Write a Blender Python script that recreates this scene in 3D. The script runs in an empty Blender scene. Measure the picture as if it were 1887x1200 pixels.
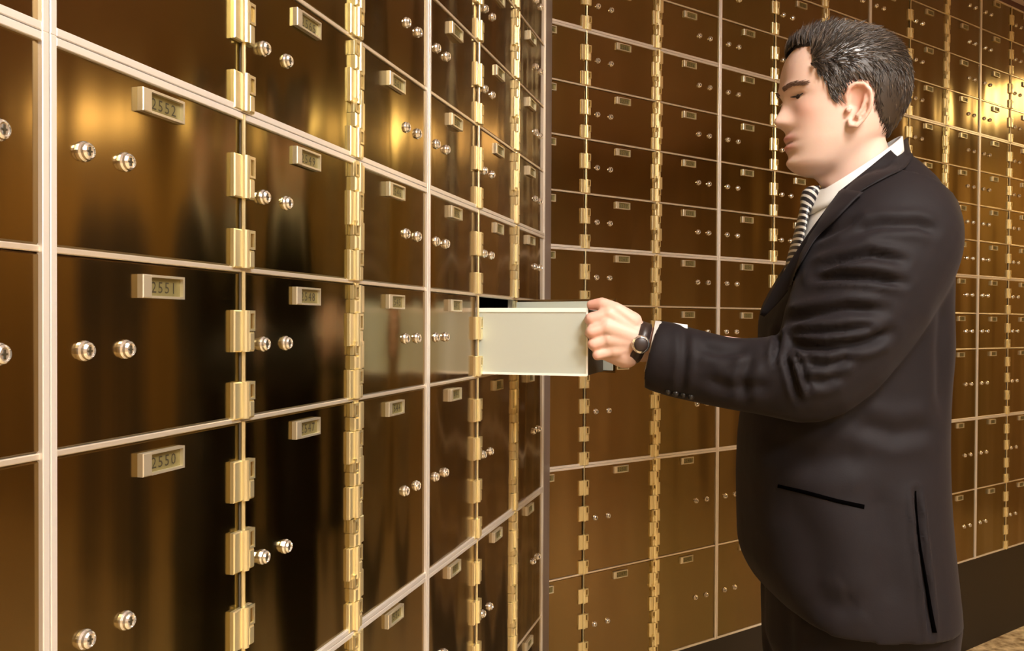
import bpy, bmesh, math, random
import numpy as np
from mathutils import Vector, Matrix
from mathutils.bvhtree import BVHTree

random.seed(7)
rng = np.random.default_rng(7)
sc = bpy.context.scene
COL = sc.collection

# ------------------------------------------------------------------ camera
CAMH = 1.24
F = 1600.0                       # focal length in pixels of the 1887 px frame
cam_d = bpy.data.cameras.new('camera')
cam_d.sensor_fit = 'HORIZONTAL'
cam_d.sensor_width = 36.0
cam_d.lens = 36.0 * F / 1887.0
PITCH = -0.012
cam_d.shift_y = 0.0083
cam_d.clip_start = 0.02
cam = bpy.data.objects.new('camera', cam_d)
COL.objects.link(cam)
cam.matrix_world = (Matrix.Translation((0, 0, CAMH)) @ Matrix.Rotation(math.pi / 2 + PITCH, 4, 'X')
                    @ Matrix.Rotation(0.005, 4, 'Z'))
sc.camera = cam

# ------------------------------------------------------------------ world, exposure
w = bpy.data.worlds.new('world')
sc.world = w
w.use_nodes = True
w.node_tree.nodes['Background'].inputs[0].default_value = (0.9, 0.75, 0.6, 1)
w.node_tree.nodes['Background'].inputs[1].default_value = 0.15
sc.view_settings.view_transform = 'Standard'
sc.view_settings.look = 'None'
sc.view_settings.gamma = 1.0
sc.view_settings.use_curve_mapping = False
sc.view_settings.exposure = -0.12

# soft ceiling lamps, all unseen, the golden one added for its glow: (name, x, y, size x, size y, watts, colour)
CEIL = 2.545
LAMPS = [(0.80, 0.10, .5, .5, 74, (1, .95, .89)),
         (0.9, -1.3, .6, .6, 95, (1, .95, .89)),
         (2.4, 0.1, .5, .5, 30, (1, .88, .72)),
         (2.6, -1.4, .5, .5, 30, (1, .88, .72)),
         (3.75, 4.1, .9, .9, 34, (1, .70, .30))]  # golden panel added for the warm glow in the right bank's doors

# ------------------------------------------------------------------ materials
def mat(name, color, rough=.5, metal=0.0, **kw):
    m = bpy.data.materials.new(name)
    m.use_nodes = True
    b = m.node_tree.nodes['Principled BSDF']
    b.inputs['Base Color'].default_value = (*color, 1)
    b.inputs['Roughness'].default_value = rough
    b.inputs['Metallic'].default_value = metal
    for k, v in kw.items():
        b.inputs[k.replace('_', ' ')].default_value = v
    return m

def nodes(m):
    nt = m.node_tree
    return nt, nt.nodes, nt.links, nt.nodes['Principled BSDF']

def add_noise(m, scale, stretch=(1, 1, 1), strength=.1, dist=.01, coord='Object', detail=3, colors=None, rough=None):
    nt, N, Lk, b = nodes(m)
    tc = N.new('ShaderNodeTexCoord')
    mp = N.new('ShaderNodeMapping')
    mp.inputs['Scale'].default_value = stretch
    if coord == 'World':
        ge = N.new('ShaderNodeNewGeometry')
        Lk.new(ge.outputs['Position'], mp.inputs[0])
    else:
        Lk.new(tc.outputs[coord], mp.inputs[0])
    no = N.new('ShaderNodeTexNoise')
    no.inputs['Scale'].default_value = scale
    no.inputs['Detail'].default_value = detail
    Lk.new(mp.outputs[0], no.inputs['Vector'])
    if strength:
        bp = N.new('ShaderNodeBump')
        bp.inputs['Strength'].default_value = strength
        bp.inputs['Distance'].default_value = dist
        Lk.new(no.outputs[0], bp.inputs['Height'])
        prev = b.inputs['Normal'].links
        if prev:
            Lk.new(prev[0].from_socket, bp.inputs['Normal'])
        Lk.new(bp.outputs[0], b.inputs['Normal'])
    if colors:
        cr = N.new('ShaderNodeValToRGB')
        cr.color_ramp.elements[0].position = .35
        cr.color_ramp.elements[1].position = .65
        cr.color_ramp.elements[0].color = (*colors[0], 1)
        cr.color_ramp.elements[1].color = (*colors[1], 1)
        Lk.new(no.outputs[0], cr.inputs[0])
        Lk.new(cr.outputs[0], b.inputs['Base Color'])
    if rough:
        mr = N.new('ShaderNodeMapRange')
        mr.inputs[1].default_value = .3
        mr.inputs[2].default_value = .7
        mr.inputs[3].default_value = rough[0]
        mr.inputs[4].default_value = rough[1]
        Lk.new(no.outputs[0], mr.inputs[0])
        Lk.new(mr.outputs[0], b.inputs['Roughness'])
    return no

M = {}
M['brass'] = mat('polished_bronze', (.26, .17, .06), .15, 1.0)
add_noise(M['brass'], 1.1, (1.6, 1.6, .5), 0, .03, 'World', 1.5, colors=((.285, .190, .094), (.225, .178, .066)))
add_noise(M['brass'], 3.2, (1.6, 1.6, .22), .8, .03, 'World', 1.5)
add_noise(M['brass'], 60, (1, 1, .02), .04, .001, 'World', 2)
M['hinge'] = mat('bright_brass', (1.0, .89, .54), .30, .88)
M['hinge_dark'] = mat('hinge_pocket', (.20, .13, .04), .35, 1.0)
M['steel'] = mat('brushed_steel', (.88, .83, .77), .38, .65)
add_noise(M['steel'], 90, (1, 1, .03), .05, .001, 'World', 2)
M['thin'] = mat('nickel_edge', (.88, .78, .64), .32, .75)
M['lilac'] = mat('lilac_grey_trim', (.26, .21, .20), .45, .3)
M['chrome'] = mat('chrome', (.95, .92, .86), .16, .9)
M['plate'] = mat('number_plate_metal', (.80, .74, .58), .35, .85)
M['plate_field'] = mat('number_plate_field', (.24, .20, .08), .40, .6)
M['ink'] = mat('number_ink', (.035, .025, .01), .5)
M['sheet'] = mat('pale_sheet_metal', (.60, .64, .57), .42, .35)
add_noise(M['sheet'], 2.5, (1, 1, .6), .0, .01, 'World', 2, rough=(.36, .5))
M['rim'] = mat('highlight_rolled_edge', (.95, .93, .86), .4, .1)  # near-white colour paints the highlight along the box edges
M['body'] = mat('dark_cabinet_steel', (.05, .035, .02), .6, .5)
M['plinth'] = mat('dark_plinth', (.012, .008, .005), .5)
add_noise(M['plinth'], 14, (1, 1, .2), .05, .002, 'World')
M['carpet'] = mat('patterned_carpet', (.5, .38, .22), .95)
add_noise(M['carpet'], 26, (1, 1, 1), .6, .01, 'World', 6, colors=((.22, .13, .05), (.74, .58, .34)))
M['ceiling'] = mat('pale_ceiling', (.72, .58, .54), .8)
add_noise(M['ceiling'], 40, (1, 1, 1), .05, .002, 'World')
M['wall'] = mat('warm_wall_paint', (.30, .19, .09), .6)
add_noise(M['wall'], 1.2, (1, 1, .3), .05, .01, 'World', colors=((.28, .19, .09), (.52, .37, .17)))
M['trim'] = mat('dark_red_trim', (.10, .035, .03), .4)
M['suit'] = mat('black_wool', (.0105, .0075, .0085), .68, 0, Sheen_Weight=.04, Sheen_Roughness=.5, Specular_IOR_Level=.18)
M['suit'].node_tree.nodes['Principled BSDF'].inputs['Sheen Tint'].default_value = (.8, .7, .72, 1)
add_noise(M['suit'], 420, (1, 1, 1), .12, .001, 'Object', 2)
add_noise(M['suit'], 9, (1, 1, 1.6), .25, .010, 'Object', 2)
M['seam'] = mat('dark_slit_line', (.001, .0008, .0008), 1.0, 0, Specular_IOR_Level=0.0)  # near-black strips that draw the pocket and vent lines
M['shirt'] = mat('white_cotton', (.82, .80, .77), .75)
add_noise(M['shirt'], 300, (1, 1, 1), .1, .001)
M['shoe'] = mat('black_leather', (.012, .010, .010), .3)
M['watch'] = mat('watch_leather', (.03, .018, .015), .4)
M['eye'] = mat('eye_white', (.6, .55, .5), .15)
M['iris'] = mat('dark_iris', (.03, .015, .01), .15)
M['brow'] = mat('brown_eyebrow_hair', (.17, .095, .065), .7)
M['lash'] = mat('lash', (.03, .015, .01), .7)
M['hair'] = mat('brown_hair', (.034, .023, .017), .38, 0, Specular_IOR_Level=.9)
M['hair_light'] = mat('light_brown_hair', (.14, .10, .072), .42)
M['lampglow'] = mat('lamp_diffuser', (1, 1, 1), .5)
M['lampglow'].node_tree.nodes['Principled BSDF'].inputs['Emission Color'].default_value = (1, .86, .66, 1)
M['lampglow'].node_tree.nodes['Principled BSDF'].inputs['Emission Strength'].default_value = 1.0

M['tie'] = mat('striped_silk', (.02, .02, .02), .45)
nt, N, Lk, b = nodes(M['tie'])
tc = N.new('ShaderNodeTexCoord'); wv = N.new('ShaderNodeTexWave'); cr = N.new('ShaderNodeValToRGB')
mp = N.new('ShaderNodeMapping'); mp.inputs['Rotation'].default_value = (0, math.radians(-38), 0)
wv.bands_direction = 'Z'; wv.inputs['Scale'].default_value = 34
cr.color_ramp.interpolation = 'CONSTANT'
cr.color_ramp.elements[0].color = (.012, .010, .014, 1)
cr.color_ramp.elements[1].color = (.62, .58, .52, 1); cr.color_ramp.elements[1].position = .62
Lk.new(tc.outputs['Object'], mp.inputs[0]); Lk.new(mp.outputs[0], wv.inputs['Vector'])
Lk.new(wv.outputs[0], cr.inputs[0]); Lk.new(cr.outputs[0], b.inputs['Base Color'])

M['skin'] = mat('skin', (.75, .50, .38), .48, 0)
nt, N, Lk, b = nodes(M['skin'])
b.inputs['Subsurface Weight'].default_value = .12
b.inputs['Subsurface Radius'].default_value = (1, .35, .2)
b.inputs['Subsurface Scale'].default_value = .006
at = N.new('ShaderNodeAttribute'); at.attribute_name = 'tint'
Lk.new(at.outputs['Color'], b.inputs['Base Color'])
add_noise(M['skin'], 180, (1, 1, 1), .12, .001)

# ------------------------------------------------------------------ helpers
class MB:
    """collects shapes into one mesh"""
    def __init__(s):
        s.v = []; s.f = []; s.m = []
    def add(s, v, f, m=0):
        o = len(s.v)
        s.v += [tuple(p) for p in v]
        s.f += [tuple(i + o for i in q) for q in f]
        s.m += [m] * len(f)
    def box(s, x0, x1, y0, y1, z0, z1, m=0, ch=0):
        """front face is y0; ch chamfers the four front edges"""
        if ch <= 0:
            v = [(x0, y0, z0), (x1, y0, z0), (x1, y0, z1), (x0, y0, z1), (x0, y1, z0), (x1, y1, z0), (x1, y1, z1), (x0, y1, z1)]
            f = [(0, 1, 2, 3), (5, 4, 7, 6), (4, 0, 3, 7), (1, 5, 6, 2), (3, 2, 6, 7), (4, 5, 1, 0)]
            s.add(v, f, m)
            return
        c = ch
        v = [(x0 + c, y0, z0 + c), (x1 - c, y0, z0 + c), (x1 - c, y0, z1 - c), (x0 + c, y0, z1 - c),
             (x0, y0 + c, z0), (x1, y0 + c, z0), (x1, y0 + c, z1), (x0, y0 + c, z1),
             (x0, y1, z0), (x1, y1, z0), (x1, y1, z1), (x0, y1, z1)]
        f = [(0, 1, 2, 3)]
        for a in (0, 4):
            for i in range(4):
                j = (i + 1) % 4
                f.append((a + i, a + 4 + i, a + 4 + j, a + j))
        f.append((11, 10, 9, 8))
        s.add(v, f, m)
    def tube(s, pts, rad, n=12, m=0, cap=True, squash=None):
        pts = [Vector(p) for p in pts]
        if not hasattr(rad, '__len__'): rad = [rad] * len(pts)
        rings = []
        up = None
        for i, p in enumerate(pts):
            t = (pts[min(i + 1, len(pts) - 1)] - pts[max(i - 1, 0)]).normalized()
            if up is None:
                up = Vector((0, 0, 1)) if abs(t.z) < .9 else Vector((0, 1, 0))
            a = (up - t * up.dot(t)).normalized()
            up = a
            c = t.cross(a)
            r = rad[i]
            sq = squash[i] if squash else 1
            rings.append([p + a * (math.cos(2 * math.pi * k / n) * r) + c * (math.sin(2 * math.pi * k / n) * r * sq) for k in range(n)])
        v = [q for R in rings for q in R]
        f = []
        for i in range(len(rings) - 1):
            for k in range(n):
                f.append((i * n + k, i * n + (k + 1) % n, (i + 1) * n + (k + 1) % n, (i + 1) * n + k))
        if cap:
            v.append(pts[0]); v.append(pts[-1])
            A, B = len(v) - 2, len(v) - 1
            for k in range(n):
                f.append((A, (k + 1) % n, k))
                f.append((B, (len(rings) - 1) * n + k, (len(rings) - 1) * n + (k + 1) % n))
        s.add(v, f, m)
    def ball(s, c, r, m=0, n=12, sc_=(1, 1, 1), R=None):
        c = Vector(c); v = []; f = []
        for i in range(n + 1):
            th = math.pi * i / n
            for k in range(2 * n):
                ph = math.pi * k / n
                q = Vector((math.sin(th) * math.cos(ph) * r * sc_[0], math.sin(th) * math.sin(ph) * r * sc_[1], math.cos(th) * r * sc_[2]))
                if R is not None: q = R @ q
                v.append(c + q)
        for i in range(n):
            for k in range(2 * n):
                k2 = (k + 1) % (2 * n)
                f.append((i * 2 * n + k, (i + 1) * 2 * n + k, (i + 1) * 2 * n + k2, i * 2 * n + k2))
        s.add(v, f, m)
    def capsule(s, a, b, ra, rb, n=12, m=0):
        a = Vector(a); b = Vector(b); d = b - a; L = d.length; d = d / L
        pts, rad = [], []
        for i in range(5):
            t = math.pi / 2 * i / 5
            pts.append(a - d * ra * math.cos(t)); rad.append(max(ra * math.sin(t), ra * .05))
        pts.append(a); rad.append(ra); pts.append(b); rad.append(rb)
        for i in range(4, -1, -1):
            t = math.pi / 2 * i / 5
            pts.append(b + d * rb * math.cos(t)); rad.append(max(rb * math.sin(t), rb * .05))
        s.tube(pts, rad, n, m)
    def rings(s, R, m=0, closed=True, cap=True):
        n = len(R[0]); v = [q for r in R for q in r]; f = []
        for i in range(len(R) - 1):
            for k in range(n if closed else n - 1):
                f.append((i * n + k, i * n + (k + 1) % n, (i + 1) * n + (k + 1) % n, (i + 1) * n + k))
        if cap:
            f.append(tuple(range(n - 1, -1, -1)))
            f.append(tuple((len(R) - 1) * n + k for k in range(n)))
        s.add(v, f, m)
    def lathe(s, c, axis_y, prof, n=20, m=0):
        """profile of (radius, y) spun about the local y axis through c"""
        v = []; f = []
        for r, y in prof:
            for k in range(n):
                a = 2 * math.pi * k / n
                v.append((c[0] + r * math.cos(a), c[1] + y, c[2] + r * math.sin(a)))
        for i in range(len(prof) - 1):
            for k in range(n):
                f.append((i * n + k, i * n + (k + 1) % n, (i + 1) * n + (k + 1) % n, (i + 1) * n + k))
        s.add(v, f, m)
    def mesh(s, name, mats, smooth=False):
        me = bpy.data.meshes.new(name)
        me.from_pydata(s.v, [], s.f)
        for q in mats: me.materials.append(q)
        me.polygons.foreach_set('material_index', s.m)
        bm = bmesh.new(); bm.from_mesh(me)
        bmesh.ops.recalc_face_normals(bm, faces=bm.faces)
        bm.to_mesh(me); bm.free()
        if smooth:
            me.polygons.foreach_set('use_smooth', [True] * len(me.polygons))
        me.update()
        return me

def link(name, me, parent=None, loc=(0, 0, 0), rz=0.0):
    o = bpy.data.objects.new(name, me)
    COL.objects.link(o)
    o.location = loc
    o.rotation_euler = (0, 0, rz)
    if parent: o.parent = parent
    return o

def tag(o, label=None, cat=None, group=None, kind=None):
    if label: o['label'] = label
    if cat: o['category'] = cat
    if group: o['group'] = group
    if kind: o['kind'] = kind
    return o

def catmull(xs, ys, x):
    xs = np.array(xs, float); ys = np.array(ys, float)
    mm = np.gradient(ys, xs)
    i = int(np.clip(np.searchsorted(xs, x) - 1, 0, len(xs) - 2))
    h = xs[i + 1] - xs[i]; t = (x - xs[i]) / h
    t = min(max(t, 0), 1)
    return ((2 * t**3 - 3 * t**2 + 1) * ys[i] + (t**3 - 2 * t**2 + t) * h * mm[i] + (-2 * t**3 + 3 * t**2) * ys[i + 1] + (t**3 - t**2) * h * mm[i + 1])

# ------------------------------------------------------------------ the two banks of boxes: plan geometry
U = 0.135                                    # height of one small box
class Wall:
    def __init__(s, vp, D, a, b):
        tan = (vp - 943.5) / F
        s.c = 1 / math.hypot(1, tan); s.s = tan * s.c
        s.D = D * U; s.a = a * 1e-4; s.b = b * 1e-4
        s.d = Vector((s.s, s.c, 0)); s.n = Vector((s.c, -s.s, 0))
        s.rz = math.atan2(s.c, s.s)
        s.W = s.t(1) - s.t(0)
    def t(s, k):
        Z = F * s.D / s.c * (s.a + s.b * k)
        return (Z - s.D * s.s) / s.c
    def p(s, k, z=0.0, out=0.0):
        q = s.n * (out - s.D) + s.d * s.t(k)
        return Vector((q.x, q.y, z))
WL = Wall(1404.97, 3.351, 7.55, 2.8487)
WR = Wall(3155.76, 12.225, 4.8111, .3204)
# for the right bank the outward side is the same rotation of its direction
ROW = {'T9': 9.412, 'T8': 8.40, 'T7': 7.40, 'T6': 6.40, 'T5': 5.405, 'T4': 4.385, 'T3': 3.41, 'T2': 2.404, 'A': 1.387, 'B': .349, 'C': -.651, 'D': -2.62, 'E': -4.635, 'F': -6.616}
def zr(r): return CAMH + ROW[r] * U
TIERS = {'crown': ['T9', 'T8', 'T7', 'T6', 'T5'], 'upper': ['T5', 'T4', 'T3', 'T2', 'A'], 'middle': ['A', 'B', 'C', 'D'], 'low': ['D', 'E', 'F']}

# ------------------------------------------------------------------ parts of a box door (local: x along the wall, -y out, z up)
GAPV = .045 * U
DEPTH = .42
def door_mesh(Wc, h, kind, mir):
    """origin on the hinge line at the lower end of the cell; not mirrored = hinge on the right"""
    b = MB()
    e = .035 * U
    x0, x1 = (-Wc + e, -.024 * U) if not mir else (.024 * U, Wc - e)
    b.box(x0, x1, -.012 * U, .035 * U, .018 * U, h - .020 * U, 0, .010 * U)
    # pale inner plate on the back of the door
    b.box(x0 + .04 * U, x1 - .02 * U, .035 * U, .050 * U, .05 * U, h - .05 * U, 1)
    return b.mesh('door', [M['brass'], M['sheet']])

def hinge_mesh(h, mir):
    b = MB()
    n = int(round(h / U))
    s = -1 if not mir else 1
    off = .0 if not mir else .24
    top = h
    for i in range(n):
        uh = h / n
        for f0 in (.27, .745):
            z1 = top - (i + f0 - off) * uh
            z0 = z1 - (.275 if not mir else .235) * uh
            if z0 < .01 * U: z0 = .01 * U
            zm = (z0 + z1) / 2
            # leaf on the door side
            xa, xb = sorted((s * .03 * U, s * .135 * U))
            b.box(xa, xb, -.045 * U, -.0 * U, z0, z1, 0, .008 * U)
            # knuckle block on the frame side, upper half holds a dark pocket
            xa, xb = sorted((-s * .005 * U, -s * .075 * U))
            b.box(xa, xb, -.065 * U, 0, z0, zm - .004 * U, 0, .012 * U)
            b.box(xa, xb, -.048 * U, 0, zm, z1, 0, .008 * U)
            b.box(xa, xb, -.065 * U, -.045 * U, z1 - .02 * U, z1, 0)
            b.box(xa, xb, -.065 * U, -.045 * U, zm, zm + .015 * U, 0)
            b.box(xa, xa + .014 * U, -.065 * U, -.045 * U, zm, z1, 0)
            b.box(xb - .014 * U, xb, -.065 * U, -.045 * U, zm, z1, 0)
            b.box(xa + .015 * U, xb - .015 * U, -.051 * U, -.047 * U, zm + .016 * U, z1 - .021 * U, 1)
            # barrel between the leaves
            b.tube([(s * .018 * U, -.045 * U, z0), (s * .018 * U, -.045 * U, z1)], .030 * U, 12, 0)
    # pin running the whole height
    b.tube([(s * .018 * U, -.032 * U, .01 * U), (s * .018 * U, -.032 * U, h - .01 * U)], .014 * U, 8, 0)
    return b.mesh('hinge', [M['hinge'], M['hinge_dark']])

def lock_mesh():
    b = MB()
    r = .046 * U
    b.lathe((0, 0, 0), 1, [(r * 1.15, .001), (r * 1.15, -.010 * U), (r, -.020 * U), (r * .95, -.034 * U), (r * .72, -.044 * U), (r * .66, -.036 * U), (0.0, -.036 * U)], 20, 0)
    b.box(-.005 * U, .005 * U, -.041 * U, -.036 * U, -.022 * U, .022 * U, 1)
    b.box(-.016 * U, .016 * U, -.040 * U, -.036 * U, -.004 * U, .004 * U, 1)
    return b.mesh('lock', [M['chrome'], M['ink']])
LOCK = lock_mesh()

# digits, taken once from the built-in font
DIG = {}
for ch in '0123456789':
    cu = bpy.data.curves.new('d', 'FONT'); cu.body = ch; cu.size = 1; cu.resolution_u = 2
    o = bpy.data.objects.new('d', cu)
    COL.objects.link(o)
    bpy.context.view_layer.update()
    me = bpy.data.meshes.new_from_object(o.evaluated_get(bpy.context.evaluated_depsgraph_get()))
    DIG[ch] = ([tuple(v.co) for v in me.vertices], [tuple(p.vertices) for p in me.polygons])
    bpy.data.objects.remove(o); bpy.data.curves.remove(cu); bpy.data.meshes.remove(me)

def plate_mesh(num):
    b = MB()
    w2, h2, t = .180 * U, .066 * U, .014 * U
    d = .040 * U
    b.box(-w2, -w2 + .075 * U, -d, 0, -h2, h2, 0, .005 * U)      # blank end block
    b.box(w2 - t, w2, -d, 0, -h2, h2, 0)
    b.box(-w2 + .07 * U, w2 - t, -d, 0, h2 - t, h2, 0)
    b.box(-w2 + .07 * U, w2 - t, -d, 0, -h2, -h2 + t, 0)
    b.box(-w2 + .07 * U, w2 - t, -.016 * U, 0, -h2 + t, h2 - t, 1)
    s = .092 * U
    x = -.088 * U
    for ch in str(num):
        v, f = DIG[ch]
        b.add([(x + p[0] * s, -.0175 * U, -.034 * U + p[1] * s) for p in v], f, 2)
        x += .057 * U
    return b.mesh('number_plate', [M['plate'], M['plate_field'], M['ink']])

CACHE = {}
def cached(key, fn, *a):
    if key not in CACHE: CACHE[key] = fn(*a)
    return CACHE[key]

def frame_mesh(Wc, zs, ncol=3):
    b = MB()
    g = GAPV; H = zs[-1] - zs[0]; Wt = Wc * ncol
    # outer border, each cabinet has its own half of the thick bars
    for (x0, x1, z0, z1) in ((0.0004, g, 0, H), (Wt - g, Wt - .0004, 0, H)):
        b.box(x0, x1, -.040 * U, .08 * U, z0, z1, 0, .004 * U)
    for (x0, x1, z0, z1) in ((g, Wt - g, .0004, g), (g, Wt - g, H - g, H - .0004)):
        b.box(x0, x1, -.036 * U, .08 * U, z0, z1, 0, .004 * U)
    for z in zs[1:-1]:
        zz = z - zs[0]
        b.box(g, Wt - g, -.022 * U, .08 * U, zz - .016 * U, zz + .016 * U, 1, .005 * U)
    for k in range(1, ncol):
        b.box(Wc * k - .012 * U, Wc * k + .012 * U, -.012 * U, .08 * U, g, H - g, 1)
    return b.mesh('frame', [M['steel'], M['thin']])

def body_mesh(Wc, H, ncol=3):
    b = MB(); Wt = Wc * ncol; t = .002
    b.box(.001, t, .08 * U, DEPTH, .001, H - .001)
    b.box(Wt - t, Wt - .001, .08 * U, DEPTH, .001, H - .001)
    b.box(t, Wt - t, .08 * U, DEPTH, .001, t)
    b.box(t, Wt - t, .08 * U, DEPTH, H - t, H - .001)
    b.box(t, Wt - t, DEPTH - t, DEPTH, t, H - t)
    return b.mesh('carcass', [M['body']])

counter = [2552]
def cabinet(wall, wname, k0, tier, label, first_num, open_cell=None, mats=None):
    rows = TIERS[tier]
    zs = [zr(r) for r in rows][::-1]
    root = bpy.data.objects.new('safe_deposit_cabinet', None)
    COL.objects.link(root)
    root.location = wall.p(k0, zs[0])
    root.rotation_euler = (0, 0, wall.rz)
    tag(root, label, 'safe deposit cabinet', 'banks of bronze-fronted safe deposit boxes')
    Wc = wall.W
    link('frame', frame_mesh(Wc, zs), root)
    link('carcass', body_mesh(Wc, zs[-1] - zs[0]), root)
    num = first_num
    for c in range(3):
        mir = (c == 2)
        hx = Wc * (c + 1) if not mir else Wc * c
        for r in range(len(zs) - 1, 0, -1):
            h = zs[r] - zs[r - 1]
            n = int(round(h / U))
            key = (wname, round(h, 4), mir)
            d = link('door', cached(('d',) + key, door_mesh, Wc, h, 0, mir), root, (hx, 0, zs[r - 1] - zs[0]))
            link('hinge', cached(('h', round(h, 4), mir), hinge_mesh, h, mir), d)
            fx = (.150, .330) if not mir else (.66, .835)
            ox = -Wc if not mir else 0
            for q in fx:
                link('lock', LOCK, d, (ox + q * Wc, -.012 * U, h * .5))
            link('number_plate', plate_mesh(num), d, (ox + .497 * Wc, -.012 * U, h - .150 * U))
            num -= 1
            if open_cell == (c, len(zs) - 1 - r):
                d.rotation_euler = (0, 0, math.radians(72))
                d['label'] = 'opened door swung out to show its pale inner side'
    return root

# left bank: three cabinets across (one mostly outside the frame), three tiers
cabinet(WL, 'L', -3, 'upper', 'safe deposit cabinet left of the thick nearest post, part above the wide bar', 2620)
cabinet(WL, 'L', -3, 'middle', 'safe deposit cabinet left of the thick nearest post, part below the wide bar', 2600)
cabinet(WL, 'L', 0, 'upper', 'foreground bronze deposit cabinet above the wide bar, with number plate 2571 by its hinges', 2572)
cabinet(WL, 'L', 0, 'middle', 'foreground bronze deposit cabinet below the wide bar, with number plate 2552', 2552)
cabinet(WL, 'L', 0, 'low', 'lowest foreground deposit cabinet, only its top corner reaching the bottom edge of the photo', 2536)
cabinet(WL, 'L', 3, 'upper', 'deposit cabinet at the far end of the left bank, above the pulled-out grey box', 2512)
cabinet(WL, 'L', 3, 'middle', 'deposit cabinet at the corner with one door open and its grey box pulled out', 2496, open_cell=(1, 1))
cabinet(WL, 'L', 3, 'low', 'lowest deposit cabinet at the far end of the left bank, beside the corner post', 2480)
# right bank: four across, four tiers
colname = ['deposit cabinet just right of the corner post', 'deposit cabinet of the column behind the man\'s face',
           'deposit cabinet of the column behind the man\'s back', 'deposit cabinet at the right edge']
tiername = {'crown': 'topmost tier under the ceiling', 'upper': 'tier second from the top', 'middle': 'tier third from the top', 'low': 'bottom tier above the dark plinth'}
n0 = 2300
for ci, k0 in enumerate((-1, 2, 5, 8)):
    for tr in ('crown', 'upper', 'middle', 'low'):
        cabinet(WR, 'R', k0, tr, colname[ci] + ', ' + tiername[tr], n0)
        n0 -= 16

# ------------------------------------------------------------------ the room
def prism(name, pts, z0, z1, m, kind='structure', label=None):
    b = MB(); n = len(pts)
    v = [(p[0], p[1], z0) for p in pts] + [(p[0], p[1], z1) for p in pts]
    f = [tuple(range(n)), tuple(range(2 * n - 1, n - 1, -1))] + [(i, i + n, (i + 1) % n + n, (i + 1) % n) for i in range(n)]
    b.add(v, f)
    o = link(name, b.mesh(name, [m]))
    o['kind'] = kind
    if label: o['label'] = label
    return o
RX0, RX1, RY0, RY1 = -2.2, 4.6, -3.0, 5.4
b = MB(); b.box(RX0, RX1, RY0, RY1, -.1, 0); o = link('floor', b.mesh('floor', [M['carpet']])); o['kind'] = 'structure'
b = MB(); b.box(RX0, RX1, RY0, RY1, CEIL, CEIL + .1); o = link('ceiling', b.mesh('ceiling', [M['ceiling']])); o['kind'] = 'structure'

def slab_along(name, wall, k0, k1, z0, z1, out, thick, m):
    a = wall.p(k0, 0, out); c = wall.p(k1, 0, out); a2 = wall.p(k0, 0, out - thick); c2 = wall.p(k1, 0, out - thick)
    return prism(name, [a, c, c2, a2], z0, z1, m)
KR1 = 14
slab_along('wall_left', WL, -3.02, -12, 0.0, CEIL, 0, .1, M['wall'])
slab_along('wall_right', WR, 11.01, KR1, 0.0, CEIL, 0, .1, M['wall'])
slab_along('baseboard_left', WL, -3.0, 6.0, 0.0, zr('F'), -.05, .3, M['plinth'])
slab_along('baseboard_right', WR, -1, 11, 0.0, zr('F') - .002, -.004, .3, M['plinth'])
slab_along('trim_1', WR, -1, 11, zr('T9') + .002, CEIL, -.012, .3, M['trim'])
slab_along('trim_2', WL, -3, 6, zr('T5') + .002, CEIL, -.004, .3, M['trim'])
# filler post closing the corner between the banks
a = WL.p(6.02, 0, .004); c0 = WR.p(-.45, 0, .003)
dv = (c0 - a).normalized(); nn = Vector((-dv.y, dv.x, 0))
prism('trim_3', [a, a + dv * (c0 - a).length, c0 + nn * .02, a + nn * .02], 0, CEIL, M['lilac'])
# room sides outside the photograph
for nm, x0, x1, y0, y1 in (('wall_east', RX1, RX1 + .1, RY0, RY1), ('wall_north', RX0, RX1, RY1, RY1 + .1),
                           ('wall_south', RX0, RX1, RY0 - .1, RY0), ('wall_west', RX0 - .1, RX0, RY0, RY1)):
    b = MB(); b.box(x0, x1, y0, y1, 0, CEIL); o = link(nm, b.mesh(nm, [M['wall']])); o['kind'] = 'structure'

for i, (x, y, sx, sy, wt, colr) in enumerate(LAMPS):
    root = bpy.data.objects.new('unseen_ceiling_light', None); COL.objects.link(root)
    root.location = (x, y, CEIL)
    tag(root, 'unseen square ceiling light panel, added to light the room', 'ceiling light', 'ceiling lights')
    b = MB()
    for q in ((-sx / 2 - .03, -sx / 2, -sy / 2 - .03, sy / 2 + .03), (sx / 2, sx / 2 + .03, -sy / 2 - .03, sy / 2 + .03),
              (-sx / 2, sx / 2, -sy / 2 - .03, -sy / 2), (-sx / 2, sx / 2, sy / 2, sy / 2 + .03)):
        b.box(*q, -.015, 0)
    link('light_frame', b.mesh('light_frame', [M['steel']]), root)
    b = MB(); b.box(-sx / 2, sx / 2, -sy / 2, sy / 2, -.008, -.001)
    mg = M['lampglow'].copy()
    bs = mg.node_tree.nodes['Principled BSDF']
    bs.inputs['Emission Color'].default_value = (*colr, 1)
    bs.inputs['Emission Strength'].default_value = wt / (sx * sy) / math.pi * 1.0
    link('diffuser', b.mesh('diffuser', [mg]), root)

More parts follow.
